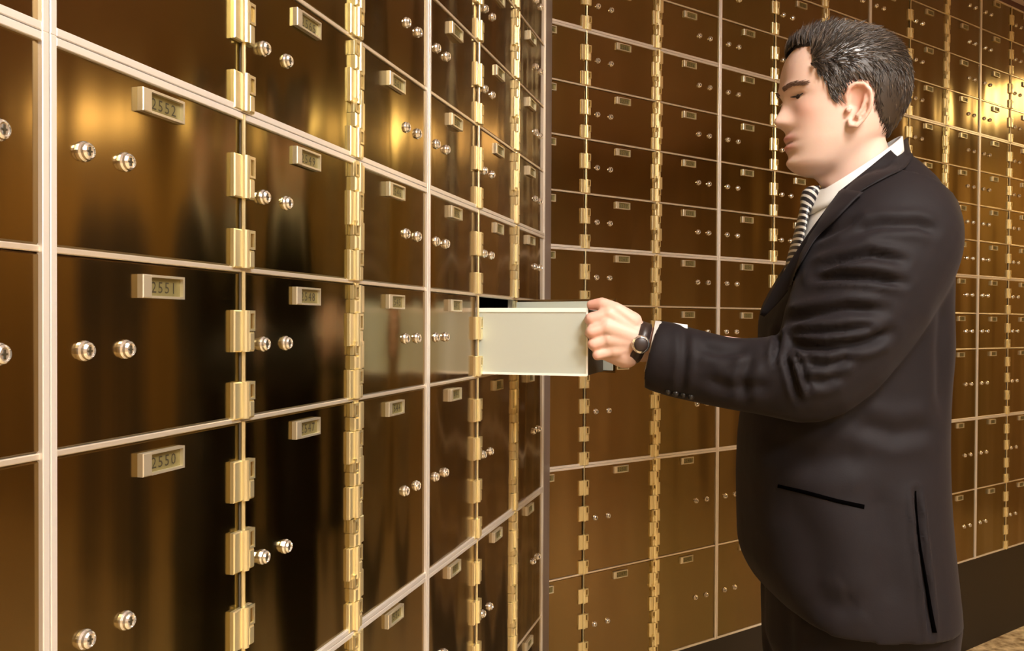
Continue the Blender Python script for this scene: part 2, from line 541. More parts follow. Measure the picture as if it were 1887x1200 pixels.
# ------------------------------------------------------------------ the grey deposit box being pulled out
cabw = WL.W
x0 = WL.t(4) + .075 * U; x1 = WL.t(5) - .10 * U
zt, zb = CAMH + .165 * U, CAMH - .612 * U
OUT = 1.36 * U
root = bpy.data.objects.new('deposit_box', None); COL.objects.link(root)
q = WL.n * (-WL.D) + WL.d * x0
root.location = (q.x, q.y, zb); root.rotation_euler = (0, 0, WL.rz)
tag(root, 'pale grey sheet metal deposit box pulled halfway out by the man\'s hand', 'deposit box')
b = MB(); Wd = x1 - x0; H = zt - zb; y0, y1 = -OUT, .36; t = .0016
b.box(0, t, y0, y1, 0, H); b.box(Wd - t, Wd, y0, y1, 0, H)
b.box(t, Wd - t, y1 - t, y1, 0, H); b.box(t, Wd - t, y0 + t, y1 - t, 0, t)
link('tray', b.mesh('tray', [M['sheet']]), root)
b = MB(); b.box(t, Wd - t, y0, y0 + t, 0, H, 0)
link('front_panel', b.mesh('front_panel', [M['body']]), root)
b = MB(); e = .0035
b.box(-.0012, Wd + .0012, y0 - .0012, y1 + .001, H, H + .0025)
link('lid', b.mesh('lid', [M['sheet']]), root)
b = MB()
b.box(-.0015, .0004, y0 - .0012, y1, H - .0035, H + .0032)
b.box(-.0015, .0025, y0 - .0012, y0 + .0014, 0, H)
b.box(-.0012, .0004, y0, y1, -.001, .0025)
link('rolled_rim', b.mesh('rolled_rim', [M['rim']]), root)
b = MB(); hx = Wd * .25
b.tube([(hx - .025, y0 - .001, H * .70), (hx - .025, y0 - .016, H * .70), (hx + .025, y0 - .016, H * .70), (hx + .025, y0 - .001, H * .70)], .0025, 8)
link('pull_handle', b.mesh('pull_handle', [M['chrome']], True), root)

# ------------------------------------------------------------------ the man
def P(px, py, y):
    yh = 596.4 + .005 * (px - 943.5)
    return Vector(((px - 943.5) / F * y, y, CAMH + (yh - py) / F * y))
def proj(p):
    px = 943.5 + p[0] / p[1] * F
    return px, 596.4 + .005 * (px - 943.5) - (p[2] - CAMH) / p[1] * F

man = bpy.data.objects.new('person', None); COL.objects.link(man)
MC = P(1580, 600, 1.47)
man.location = (MC.x, MC.y, 0)
tag(man, 'dark-haired man in black suit and striped tie pulling out the grey deposit box', 'person')
ML = Vector((MC.x, MC.y, 0))
def plink(name, me, label=None):
    me.transform(Matrix.Translation(-ML))
    o = link(name, me, man)
    if label: o['label'] = label
    return o

def remesh(b, voxel, smooth_it=3, fac=.5):
    me = b.mesh('tmp', [])
    o = bpy.data.objects.new('tmp', me); COL.objects.link(o)
    md = o.modifiers.new('r', 'REMESH'); md.mode = 'VOXEL'; md.voxel_size = voxel; md.use_smooth_shade = True
    if smooth_it:
        ms = o.modifiers.new('s', 'SMOOTH'); ms.factor = fac; ms.iterations = smooth_it
    bpy.context.view_layer.update()
    r = bpy.data.meshes.new_from_object(o.evaluated_get(bpy.context.evaluated_depsgraph_get()))
    bpy.data.objects.remove(o); bpy.data.meshes.remove(me)
    r.materials.clear()
    return r

# ---- head surface
HD = 1.45
HS = HD / F
HEAD = [  # py, front px, back px, half width m
    (67, 1540, 1568, .010), (70, 1514, 1586, .025), (76, 1488, 1604, .041), (86, 1468, 1620, .055), (101, 1452, 1638, .066), (119, 1443, 1651, .073),
    (140, 1438, 1660, .076), (160, 1437, 1663, .0765), (175, 1439, 1662, .076), (190, 1444, 1659, .074), (205, 1447, 1653, .072), (220, 1448, 1645, .070),
    (240, 1448, 1634, .067), (255, 1449, 1624, .064), (268, 1449, 1612, .061), (280, 1450, 1600, .057), (292, 1451, 1586, .052),
    (305, 1453, 1566, .045), (316, 1461, 1545, .034), (326, 1480, 1528, .018)]
hp = [r[0] for r in HEAD]
NOSE = ([165, 175, 183, 190, 198, 206, 214, 221, 227, 232, 237, 241, 246], [0, 0, 2.5, 6, 10, 14.5, 19, 22.5, 23, 20, 13, 5, 0])
def g(x, s): return math.exp(-(x / s) ** 2)
def head_point(py, a):
    f = catmull(hp, [r[1] for r in HEAD], py); bk = catmull(hp, [r[2] for r in HEAD], py); hw = catmull(hp, [r[3] for r in HEAD], py)
    cx = f + (bk - f) * .52
    ca, sa = math.cos(a), math.sin(a)
    low = min(max((py - 200) / 120, 0), 1)
    if ca > 0:
        # face side: fuller than an ellipse, narrowing to the chin
        e = 1.0 + .35 * low
        l = hw * (abs(sa) ** (.86 + .35 * low)) * (1 if sa > 0 else -1)
        fx = cx - (cx - f) * (ca ** .80)
    else:
        l = hw * (abs(sa) ** .92) * (1 if sa > 0 else -1)
        fx = cx + (bk - cx) * ((-ca) ** .90)
    d = 0.0                                        # forward displacement in px
    if ca > 0:
        fm = min(1, ca * 1.6)
        n = float(np.interp(py, *NOSE))
        nw = .0085 + .0075 * min(max((py - 195) / 35, 0), 1)
        d += n * g(l, nw) + 3.0 * g(l, .024) * g(py - 226, 9) + (2.5 * g(abs(l) - .014, .006) * g(py - 231, 7))
        d += 4.5 * g(py - 168, 7) * g(abs(l) - .022, .024) * fm               # brow ridge
        d -= 9.0 * g(py - 186, 10) * g(abs(l) - .032, .015)                   # eye sockets
        d += 5.0 * g(py - 182, 5.0) * g(abs(l) - .033, .013) + 3.0 * g(py - 193, 4.0) * g(abs(l) - .033, .012)                  # lids over the eyeball
        d += 4.0 * g(py - 214, 16) * g(abs(l) - .050, .018) * fm              # cheekbones
        m = g(l, .023)
        d += m * (7.5 * g(py - 257, 7) + 6.5 * g(py - 274, 6) - 4.0 * g(py - 266.0, 2.6) - 3.0 * g(py - 288, 6))
        d += 5.5 * g(py - 304, 10) * g(l, .022)                               # chin
        d -= 2.0 * g(py - 245, 6) * g(l, .004)
    return fx - d, py, l
def head_world(py, a):
    fx, py_, l = head_point(py, a)
    p = P(fx, py_, HD)
    return Vector((p.x, p.y - l, p.z))
NA, NZ = 120, 150
pys = [67 + (326 - 67) * (i / (NZ - 1)) for i in range(NZ)]
head_rings = [[head_world(py, 2 * math.pi * k / NA) for k in range(NA)] for py in pys]

body = MB()
body.rings(head_rings)
# ears
for sgn in (1, -1):
    def E_(px, py, o):
        p = P(px, py, HD - o)
        return Vector((p.x, HD - sgn * o, p.z))
    rim = [(1557, 192, .072), (1555, 178, .076), (1560, 163, .082), (1572, 155, .087), (1588, 156, .092), (1599, 167, .095), (1602, 185, .094), (1598, 205, .089), (1587, 221, .083), (1574, 233, .079), (1563, 232, .075), (1559, 221, .072)]
    R3 = [E_(*q) for q in rim]
    body.tube(R3, [.0025, .0034, .0037, .0038, .0038, .0038, .0036, .0034, .0036, .0048, .0042, .003], 10)
    body.tube([E_(1592, 172, .088), E_(1589, 188, .087), E_(1583, 204, .083), E_(1573, 216, .080)], [.0028, .0033, .0035, .003], 8)
    body.ball(E_(1560, 203, .076), .005, sc_=(1, .8, 1.3))
    n = len(rim)
    ctr = E_(1578, 196, .073)
    inn = [p + Vector((0, sgn * .004, 0)) for p in R3]
    out = [p + Vector((0, sgn * .0095, 0)) for p in R3]
    v = inn + out + [ctr, ctr + Vector((0, sgn * .006, 0))]
    f = [(i, (i + 1) % n, 2 * n) for i in range(n)] + [((i + 1) % n + n, i + n, 2 * n + 1) for i in range(n)] + [(i, i + n, (i + 1) % n + n, (i + 1) % n) for i in range(n)]
    body.add(v, f)
# neck, trunk, limbs under the clothes
body.tube([P(1574, 240, HD), P(1584, 295, HD), P(1596, 345, 1.46), P(1610, 400, 1.47)], [.040, .052, .058, .072], 40, squash=[.85, .88, .90, 1])
body.capsule(P(1535, 284, HD), P(1585, 340, 1.455), .040, .050, 28)
body.capsule(P(1505, 315, HD), P(1550, 335, HD), .014, .035, 14)
def ell(cx, cy, cz, rx, ry, n=28, rot=0):
    return [Vector((cx + rx * math.cos(2 * math.pi * k / n), cy + ry * math.sin(2 * math.pi * k / n), cz)) for k in range(n)]
tr = []
for py, xc, rx, ry in ((385, 1610, .07, .10), (430, 1612, .095, .17), (520, 1605, .105, .17), (700, 1585, .10, .15), (900, 1575, .105, .155), (1060, 1575, .11, .165)):
    p = P(xc, py, 1.49); tr.append(ell(p.x, p.y, p.z, rx, ry))
body.rings(tr)
SH = P(1640, 415, 1.335); EL = P(1500, 692, 1.30); WRI = P(1192, 632, 1.383)
body.capsule(SH, EL, .052, .042, 16)
body.capsule(EL, WRI, .043, .026, 16)
# right arm hangs straight on the far side
SH2 = P(1640, 415, 1.66); EL2 = Vector((SH2.x - .01, SH2.y + .02, SH2.z - .29)); WR2 = Vector((SH2.x - .05, SH2.y + .0, SH2.z - .54))
body.capsule(SH2, EL2, .052, .042, 16); body.capsule(EL2, WR2, .042, .026, 16)
hipz = P(1575, 1060, 1.49).z
for hy in (1.40, 1.58):
    c = P(1575, 1060, 1.49).x
    body.capsule((c, hy, hipz), (c - .01, hy, .50), .080, .052, 16)
    body.capsule((c - .01, hy, .50), (c + .015, hy, .10), .050, .038, 16)
    body.capsule((c + .02, hy, .075), (c - .13, hy, .045), .034, .028, 12)

# hand: list of fingers as joint chains with radii
def hand(b, W, fingers, thumb, pal):
    for (a, c, ra, rc) in pal: b.capsule(a, c, ra, rc, 14)
    for ch, rr in fingers + [thumb]:
        for i in range(len(ch) - 1):
            b.capsule(ch[i], ch[i + 1], rr[i], rr[i + 1], 12)
idx = [P(1122, 579, 1.366), P(1089, 587, 1.366), P(1086, 590, 1.392), P(1099, 592, 1.402)]
mid = [P(1118, 602, 1.362), P(1090, 611, 1.360), P(1087, 614, 1.388), P(1103, 614, 1.402)]
rin = [P(1122, 625, 1.366), P(1093, 634, 1.364), P(1093, 637, 1.390), P(1108, 636, 1.404)]
lit = [P(1132, 646, 1.370), P(1101, 654, 1.368), P(1101, 656, 1.390), P(1118, 655, 1.404)]
fr = [.0105, .0098, .0088, .0078]
fingers = [(idx, fr), (mid, fr), (rin, [r * .95 for r in fr]), (lit, [r * .85 for r in fr])]
thumb = ([P(1166, 592, 1.372), P(1135, 571, 1.368), P(1109, 560, 1.376), P(1090, 562, 1.386)], [.0150, .0120, .0105, .0085])
pal = [(WRI, idx[0], .025, .0125), (WRI, mid[0], .026, .0135), (WRI, rin[0], .025, .0130), (WRI, lit[0], .023, .0115),
       (P(1185, 630, 1.385), P(1128, 612, 1.385), .024, .017), (P(1185, 640, 1.388), P(1130, 640, 1.392), .024, .018), (P(1172, 644, 1.386), P(1135, 652, 1.384), .021, .016), (P(1178, 620, 1.38), P(1135, 592, 1.378), .024, .017), (P(1116, 642, 1.392), P(1152, 652, 1.386), .019, .024)]
hand(body, WRI, fingers, thumb, pal)
# relaxed right hand
H2 = WR2
def Q(dx, dy, dz): return Vector((H2.x + dx, H2.y + dy, H2.z + dz))
f2 = []
for i, (dx, ln) in enumerate(((-.030, .085), (-.010, .092), (.010, .086), (.028, .070))):
    f2.append(([Q(dx, 0, -.085), Q(dx - .006, -.006, -.085 - ln * .42), Q(dx - .004, -.020, -.085 - ln * .72), Q(dx, -.032, -.085 - ln * .92)], [.0100, .0092, .0085, .0075]))
hand(body, WR2, f2, ([Q(-.015, -.01, -.02), Q(-.042, -.02, -.05), Q(-.050, -.03, -.08), Q(-.046, -.035, -.10)], [.014, .012, .010, .008]),
     [(WR2, f2[0][0][0], .024, .012), (WR2, f2[1][0][0], .024, .012), (WR2, f2[2][0][0], .024, .012), (WR2, f2[3][0][0], .022, .011)])

me = remesh(body, .0026, 2, .5)
# blend jaw into neck
nv = len(me.vertices)
co = np.empty(nv * 3); me.vertices.foreach_get('co', co); co = co.reshape(-1, 3)
ed = np.empty(len(me.edges) * 2, dtype=np.int64); me.edges.foreach_get('vertices', ed); ed = ed.reshape(-1, 2)
jx = 943.5 + co[:, 0] / HD * F; jy = 596.4 - (co[:, 2] - CAMH) / HD * F
mk = np.exp(-((jy - 302) / 34) ** 4) * np.clip((jx - 1495) / 40, 0, 1) * np.clip((jy - 252) / 14, 0, 1)
mk = (mk * (np.abs(co[:, 1] - HD) < .2))[:, None]
deg = np.bincount(ed.ravel(), minlength=nv)[:, None]
for it in range(90):
    acc = np.zeros_like(co)
    for c_ in range(3):
        acc[:, c_] = np.bincount(ed[:, 0], co[ed[:, 1], c_], nv) + np.bincount(ed[:, 1], co[ed[:, 0], c_], nv)
    co += (acc / np.maximum(deg, 1) - co) * mk * .7
me.vertices.foreach_set('co', co.ravel()); me.update()
me.materials.append(M['skin'])
# skin tint: lips, cheeks, shaved beard area, knuckles (true skin colour); painted: mouth shade, hand toned down
co = np.empty(len(me.vertices) * 3); me.vertices.foreach_get('co', co); co = co.reshape(-1, 3)
PX = 943.5 + co[:, 0] / HD * F
PYv = 596.4 + .005 * (PX - 943.5) - (co[:, 2] - CAMH) / HD * F
LT = np.abs(HD - co[:, 1])
base = np.tile(np.array([.76, .52, .42]), (len(co), 1))
def blend(mask, c, k):
    global base
    mk = (np.clip(mask, 0, 1) * k)[:, None]
    base = base * (1 - mk) + np.array(c) * mk
inhead = (co[:, 2] > P(1560, 345, HD).z)
blend(inhead * np.exp(-((PYv - 285) / 32) ** 2) * (PX < 1560), (.62, .44, .34), .28)
blend(inhead * np.exp(-((PYv - 215) / 22) ** 2) * np.exp(-((LT - .045) / .022) ** 2) * (PX < 1530), (.85, .42, .33), .5)
blend(inhead * np.exp(-((PYv - 258) / 6) ** 2) * np.exp(-(LT / .024) ** 4) * (PX < 1462), (.60, .22, .20), .85)
blend(inhead * np.exp(-((PYv - 274) / 6) ** 2) * np.exp(-(LT / .022) ** 4) * (PX < 1462), (.62, .24, .22), .85)
blend(inhead * np.exp(-((PYv - 266.2) / 1.8) ** 2) * np.exp(-(LT / .023) ** 4) * (PX < 1462), (.22, .08, .07), .8)  # shade between the parted lips, painted into the tint
blend(inhead * np.exp(-((PX - 1545) / 26) ** 4) * np.exp(-((PYv - 194) / 42) ** 4) * (LT > .068), (.86, .46, .36), .6)
px2 = 943.5 + co[:, 0] / 1.375 * F
py2 = 596.4 - (co[:, 2] - CAMH) / 1.375 * F
onhand = (np.abs(co[:, 1] - 1.38) < .06) & (px2 < 1200) & (px2 > 1070) & (py2 > 530) & (py2 < 690)
blend(onhand * 1.0, (.66, .42, .33), .75)  # hand colour darkened to offset the strong light of the near lamp
blend(onhand * np.exp(-((px2 - 1092) / 14) ** 2), (.80, .38, .30), .5)
ca = me.color_attributes.new('tint', 'FLOAT_COLOR', 'POINT')
ca.data.foreach_set('color', np.concatenate([base, np.ones((len(co), 1))], 1).astype(np.float32).ravel())
me.polygons.foreach_set('use_smooth', [True] * len(me.polygons))
plink('body', me)

# eyes, brows, lashes
for sgn in (1, -1):
    b = MB()
    def FP(px, py, l):
        p = P(px, py, HD); return Vector((p.x, p.y - sgn * l, p.z))
    ec = FP(1467, 186.5, .031)
    b.ball(ec, .0112, 0, 10)
    b.ball(ec + Vector((-.0075, 0, -.002)), .0058, 1, 8)
    plink('eye', b.mesh('eye', [M['eye'], M['iris']], True))
    def surf(py, l):
        # front surface point of the head at this height and side offset
        best = None
        for k in range(0, 46):
            a = math.radians(k * 2)
            fx, _, ll = head_point(py, a)
            if best is None or abs(ll - l) < abs(best[1] - l): best = (fx, ll)
        return FP(best[0] - 1.2, py, l)
    b = MB()
    for i in range(150):
        t = (i % 75) / 74
        l = .012 + .040 * t
        py = 172 - 5 * math.sin(t * 2.6) + 3 * t + random.uniform(-3, 3)
        p = surf(py, l)
        q = p + Vector((.006 * t + .001, -sgn * .007, .0015 + random.uniform(-.002, .002)))
        b.tube([p, (p + q) / 2 + Vector((-.0014, -sgn * .0008, 0)), q], [.0007, .0006, .0002], 4)
    plink('eyebrow', b.mesh('eyebrow', [M['brow']]))
    b = MB()
    pts = [surf(186 + 2.0 * math.sin(t * 3.1), .019 + .027 * t) + Vector((-.0012, -sgn * .0006, 0)) for t in [i / 8 for i in range(9)]]
    b.tube(pts, [.0004, .0010, .0013, .0014, .0014, .0013, .0012, .001, .0004], 6)
    plink('eyelashes', b.mesh('eyelashes', [M['lash']], True))

# ---- hair: a cap following the skull plus combed strands, one mesh
HL = [(1440, 100), (1452, 97), (1470, 90), (1490, 88), (1489, 104), (1491, 120), (1503, 138), (1514, 150), (1520, 166), (1528, 184), (1543, 184), (1549, 170), (1556, 156),
      (1572, 148), (1592, 150), (1604, 166), (1607, 192), (1615, 215), (1630, 238), (1652, 262), (1700, 262), (1700, 20), (1400, 20), (1400, 100)]
def inside(px, py, poly):
    c = False; j = len(poly) - 1
    for i in range(len(poly)):
        (xi, yi), (xj, yj) = poly[i], poly[j]
        if (yi > py) != (yj > py) and px < (xj - xi) * (py - yi) / (yj - yi) + xi: c = not c
        j = i
    return c
def edge_dist(px, py):
    d = 1e9
    for i in range(19):
        (x0_, y0_), (x1_, y1_) = HL[i], HL[i + 1]
        dx, dy = x1_ - x0_, y1_ - y0_
        t = max(0, min(1, ((px - x0_) * dx + (py - y0_) * dy) / (dx * dx + dy * dy)))
        d = min(d, math.hypot(px - x0_ - t * dx, py - y0_ - t * dy))
    return d
hb = MB()
ctrh = P(1560, 160, HD)
grid = {}
for i in range(NZ):
    for k in range(NA):
        p = head_rings[i][k]
        px, py = proj((p.x, HD - abs(HD - p.y), p.z))
        if inside(px, py, HL):
            ed = edge_dist(px, py)
            top = max(0, min(1, (130 - py) / 60))
            th = min(1, ed / 14) * (.0035 + .0035 * top) + .0008
            nrm = (p - ctrh).normalized()
            grid[(i, k)] = p + nrm * th
vid = {}; vv = []
for key, p in grid.items():
    vid[key] = len(vv); vv.append(p)
ff = []
for i in range(NZ - 1):
    for k in range(NA):
        q = [(i, k), (i, (k + 1) % NA), (i + 1, (k + 1) % NA), (i + 1, k)]
        if all(x in vid for x in q): ff.append(tuple(vid[x] for x in q))
ff.append(tuple(vid[(0, k)] for k in range(NA)))
hb.add(vv, ff)
keys = [k for k in grid]
wts = np.array([1.0 for k in keys])
for s_ in range(9000):
    i, k = keys[random.randrange(len(keys))]
    a = 2 * math.pi * (k + random.random()) / NA
    py0 = pys[i] + random.uniform(-1, 1)
    if py0 < 68: py0 = 68 + random.random() * 6
    px, py, l = head_point(py0, a)
    p = head_world(py0, a)
    px, py = proj((p.x, HD - abs(HD - p.y), p.z))
    nrm = (p - ctrh); nrm = Vector((nrm.x, nrm.y, nrm.z)).normalized()
    top = max(0, min(1, (135 - py) / 55))
    front = max(0, min(1, (1560 - px) / 90))
    side = Vector((.50, 0, -.75))
    back = Vector((.9, (random.random() - .5) * .3, .10))
    flow_t = Vector((.75 - .9 * front * top * (py < 95), (random.random() - .5) * .5, .25 + .5 * front)).normalized()
    flow_s = (side if px < 1600 else Vector((.12, 0, -1))).normalized()
    kt = max(0, min(1, (top - .05) * 1.4 + random.uniform(-.15, .15)))
    flow = flow_s.lerp(flow_t, kt)
    flow = (flow - nrm * flow.dot(nrm)).normalized()
    ln = (.012 + .008 * top + .007 * front * top) * random.uniform(.7, 1.25)
    lift = .22 + .20 * top * random.random() + .25 * front * top
    base_ = p + nrm * (.003 + .004 * top)
    jit = Vector((random.gauss(0, .12), random.gauss(0, .12), random.gauss(0, .12)))
    d1 = (flow + nrm * lift + jit).normalized(); d2 = (flow + nrm * (lift * .3) + jit).normalized()
    m1 = base_ + d1 * ln * .5; m2 = m1 + d2 * ln * .5
    r = random.uniform(.0005, .0009)
    hb.tube([base_, m1, m2], [r, r * .9, r * .15], 3, 1 if random.random() < .22 * (1.2 if px < 1610 else .4) else 0, cap=False)
plink('hair', hb.mesh('hair', [M['hair'], M['hair_light']], True))

# ---- jacket: trunk, sleeves
JT = [  # py, front px, back px, centre depth, half width
    (285, 1590, 1672, 1.470, .045), (305, 1565, 1690, 1.470, .085), (330, 1535, 1712, 1.475, .130), (355, 1512, 1732, 1.480, .170), (385, 1492, 1744, 1.485, .196),
    (430, 1470, 1752, 1.49, .212), (500, 1431, 1760, 1.49, .216), (570, 1400, 1760, 1.49, .210), (640, 1395, 1762, 1.49, .200), (720, 1376, 1757, 1.49, .194),
    (800, 1363, 1755, 1.49, .194), (900, 1358, 1757, 1.49, .202), (1000, 1359, 1764, 1.49, .212), (1080, 1362, 1773, 1.49, .218), (1140, 1366, 1780, 1.49, .222), (1172, 1368, 1783, 1.49, .222)]
jb = MB(); RN = 64; R = []
JD = 1.42                              # distance at which the outline is seen
for j in range(60):
    py = 285 + (1172 - 285) * j / 59
    f_ = catmull([q[0] for q in JT], [q[1] for q in JT], py); b_ = catmull([q[0] for q in JT], [q[2] for q in JT], py)
    yc = catmull([q[0] for q in JT], [q[3] for q in JT], py); hw = catmull([q[0] for q in JT], [q[4] for q in JT], py)
    pf, pb = P(f_, py, JD + .03), P(b_, py, JD + .03)
    cx = (pf.x + pb.x) / 2; rx = (pb.x - pf.x) / 2
    # fit the ring so that its seen outline meets the front and back lines
    for it in range(6):
        q_ = [943.5 + (cx - rx * (abs(math.cos(t_)) ** .78) * (1 if math.cos(t_) > 0 else -1)) / (yc + hw * (abs(math.sin(t_)) ** .78) * (1 if math.sin(t_) > 0 else -1)) * F
              for t_ in [2 * math.pi * k / RN for k in range(RN)]]
        el, er = (f_ - min(q_)) / F * 1.45, (b_ - max(q_)) / F * 1.45
        cx += (el + er) / 2; rx += (er - el) / 2
    ring = []
    for k in range(RN):
        a = 2 * math.pi * k / RN
        ca, sa = math.cos(a), math.sin(a)
        ex = .78
        x = cx - rx * (abs(ca) ** ex) * (1 if ca > 0 else -1)
        y = yc + hw * (abs(sa) ** ex) * (1 if sa > 0 else -1)
        kz = min(1, max(0, (py - 420) / 300))
        z = pf.z * (1 - kz) + P(f_, py, yc - hw * .80).z * kz
        fr_ = (cx - x) / rx
        if py > 1060:
            lift = max(0, fr_ - .15) ** 2 * .022 * (py - 1060) / 112
            z += lift
            x += max(0, fr_ - .55) * .06 * ((py - 1060) / 112) ** 2
        ring.append(Vector((x, y, z)))
    R.append(ring)
jb.rings(R)
HEMZ = R[-1][0].z
SL = [(1652, 392, 1.375, .090), (1640, 440, 1.345, .103), (1600, 520, 1.325, .104), (1560, 600, 1.312, .094), (1525, 660, 1.305, .082), (1492, 692, 1.303, .072),
      (1440, 694, 1.315, .064), (1390, 692, 1.330, .058), (1347, 688, 1.342, .0555), (1290, 676, 1.358, .056), (1245, 665, 1.370, .057), (1215, 656, 1.377, .0565), (1203, 653, 1.380, .055)]
pts = [P(a_, b_, c_) for a_, b_, c_, d_ in SL]
# resample
def resample(pts, rad, n):
    d = [0]
    for i in range(1, len(pts)): d.append(d[-1] + (pts[i] - pts[i - 1]).length)
    out, ro = [], []
    for i in range(n):
        t = d[-1] * i / (n - 1)
        out.append(Vector([catmull(d, [p[c] for p in pts], t) for c in range(3)])); ro.append(catmull(d, rad, t))
    return out, ro
sp, sr = resample(pts, [q[3] for q in SL], 46)
jb.tube(sp, sr, 36)
SL2 = [(SH2 + Vector((.0, -.03, .0)), .09), (SH2 + Vector((0, 0, -.08)), .085), ((SH2 + EL2) / 2, .078), (EL2, .066), ((EL2 + WR2) / 2, .060), (WR2 + Vector((0, 0, .02)), .053)]
sp2, sr2 = resample([q[0] for q in SL2], [q[1] for q in SL2], 24)
jb.tube(sp2, sr2, 28)
jm = remesh(jb, .005, 6, .5)
# real folds: grooves pressed and ridges raised along lines in the cloth (seen side only)
FOLDS = [  # polyline in image px, width px, depth m (+ groove)
    ([(1560, 428), (1620, 414), (1690, 414), (1720, 425)], 9, .007), ([(1500, 500), (1545, 482), (1600, 469), (1664, 480)], 8, .010),
    ([(1498, 514), (1545, 509), (1600, 511), (1668, 522)], 7, .011), ([(1450, 590), (1500, 578), (1560, 568), (1630, 572)], 9, .010),
    ([(1462, 614), (1530, 612), (1600, 604)], 6, .008), ([(1450, 634), (1520, 642), (1600, 630), (1640, 612)], 9, .012),
    ([(1438, 600), (1434, 630), (1430, 668)], 6, .010), ([(1444, 643), (1458, 680), (1474, 738)], 6, .010), ([(1452, 640), (1475, 670), (1492, 720)], 5, .006),
    ([(1487, 668), (1530, 672), (1570, 655)], 9, .009), ([(1490, 700), (1520, 702), (1550, 690)], 9, .007),
    ([(1500, 440), (1535, 425), (1580, 400)], 7, .006), ([(1290, 640), (1330, 650), (1380, 645)], 9, .005), ([(1385, 660), (1370, 700), (1376, 740)], 9, .005),
    ([(1300, 700), (1350, 715), (1420, 712)], 11, .005), ([(1262, 606), (1262, 660), (1256, 728)], 7, .004),
    ([(1405, 560), (1440, 540), (1450, 500)], 7, .005),
    ([(1690, 905), (1697, 990), (1710, 1080), (1722, 1180)], 5, .010), ([(1740, 560), (1735, 640), (1738, 760)], 12, .006),
    ([(1400, 800), (1500, 850), (1600, 840)], 22, .006), ([(1460, 930), (1500, 1010), (1520, 1120)], 26, .004), ([(1620, 900), (1640, 1000), (1650, 1120)], 24, .004),
    ([(1580, 780), (1650, 800), (1720, 790)], 16, .006), ([(1500, 1110), (1560, 1120), (1580, 1105)], 18, .004)]
def seg_d(PXa, PYa, pl):
    d = np.full(len(PXa), 1e9); tt = np.zeros(len(PXa)); n = len(pl) - 1
    for i in range(n):
        (a0, b0), (a1, b1) = pl[i], pl[i + 1]
        dx, dy = a1 - a0, b1 - b0
        t = np.clip(((PXa - a0) * dx + (PYa - b0) * dy) / (dx * dx + dy * dy), 0, 1)
        dd = np.hypot(PXa - a0 - t * dx, PYa - b0 - t * dy)
        # signed by side
        upd = dd < d
        d = np.where(upd, dd, d); tt = np.where(upd, (i + t) / n, tt)
    return d, tt
nv = len(jm.vertices)
co = np.empty(nv * 3); jm.vertices.foreach_get('co', co); co = co.reshape(-1, 3)
no = np.array([v.normal[:] for v in jm.vertices])
pxa = 943.5 + co[:, 0] / co[:, 1] * F; pya = 596.4 + .005 * (pxa - 943.5) - (co[:, 2] - CAMH) / co[:, 1] * F
facing = np.clip(-(no * co).sum(1) / np.linalg.norm(co, axis=1) * 1.0 + (no[:, 2] * CAMH) / 1.5 * .5, 0, 1)
view = co - np.array([0, 0, CAMH]); view /= np.linalg.norm(view, axis=1)[:, None]
facing = np.clip(-(no * view).sum(1) * 2.0, 0, 1)
disp = np.zeros(nv)
for pl, wd, dp in FOLDS:
    d, t = seg_d(pxa, pya, pl)
    fade = np.clip(np.minimum(t, 1 - t) * 5 + .25, 0, 1)
    disp += fade * dp * (-np.exp(-(d / wd) ** 2) + .55 * np.exp(-((d - wd * 2.1) / (wd * 1.1)) ** 2))
co = co + no * (disp * facing)[:, None]
jm.vertices.foreach_set('co', co.ravel())
jm.update()
jm.materials.append(M['suit'])
jm.polygons.foreach_set('use_smooth', [True] * len(jm.polygons))
bvh = BVHTree.FromPolygons([v.co[:] for v in jm.vertices], [p.vertices[:] for p in jm.polygons])
plink('jacket', jm)

eye0 = Vector((0, 0, CAMH))
def cast(px, py, default=None):
    d = (P(px, py, 1.0) - eye0).normalized()
    h = bvh.ray_cast(eye0, d)
    if h[0] is None:
        return None
    return h
def strip(name, A, B, m, lift=.003, th=.0035, nu=8, default_y=1.44, parent=None, lbl=None, n=24):
    """a strip of cloth between two edge lines lying on the jacket"""
    def res(pl):
        pl = [Vector((*q, 0)) if len(q) == 2 else Vector(q) for q in pl]
        return resample(pl, [0] * len(pl), n)[0]
    a, c = res(A), res(B)
    top = []
    for i in range(n):
        row = []
        for j in range(nu + 1):
            q = a[i].lerp(c[i], j / nu)
            h = cast(q.x, q.y)
            if q.z > .5:
                p = P(q.x, q.y, q.z)
                if h and h[0].y < p.y: p = h[0] + h[1] * lift
            else:
                p = h[0] + h[1] * lift if h else P(q.x, q.y, default_y)
            row.append(p)
        top.append(row)
    # smooth depth
    for it in range(2):
        for i in range(1, n - 1):
            for j in range(nu + 1):
                top[i][j] = top[i][j] * .5 + (top[i - 1][j] + top[i + 1][j]) * .25
    b = MB(); v = []; f = []
    for row in top: v += row
    N_ = len(v)
    v += [p + (p - eye0).normalized() * th for p in v]
    W_ = nu + 1
    for i in range(n - 1):
        for j in range(nu):
            q = (i * W_ + j, i * W_ + j + 1, (i + 1) * W_ + j + 1, (i + 1) * W_ + j)
            f.append(q); f.append(tuple(x + N_ for x in q[::-1]))
    edge = [i * W_ for i in range(n)] + [(n - 1) * W_ + j for j in range(1, W_)] + [i * W_ + nu for i in range(n - 2, -1, -1)] + [j for j in range(nu - 1, 0, -1)]
    for i in range(len(edge)):
        x, y = edge[i], edge[(i + 1) % len(edge)]
        f.append((x, y, y + N_, x + N_))
    b.add(v, f)
    return plink(name, b.mesh(name, [m], True), lbl)

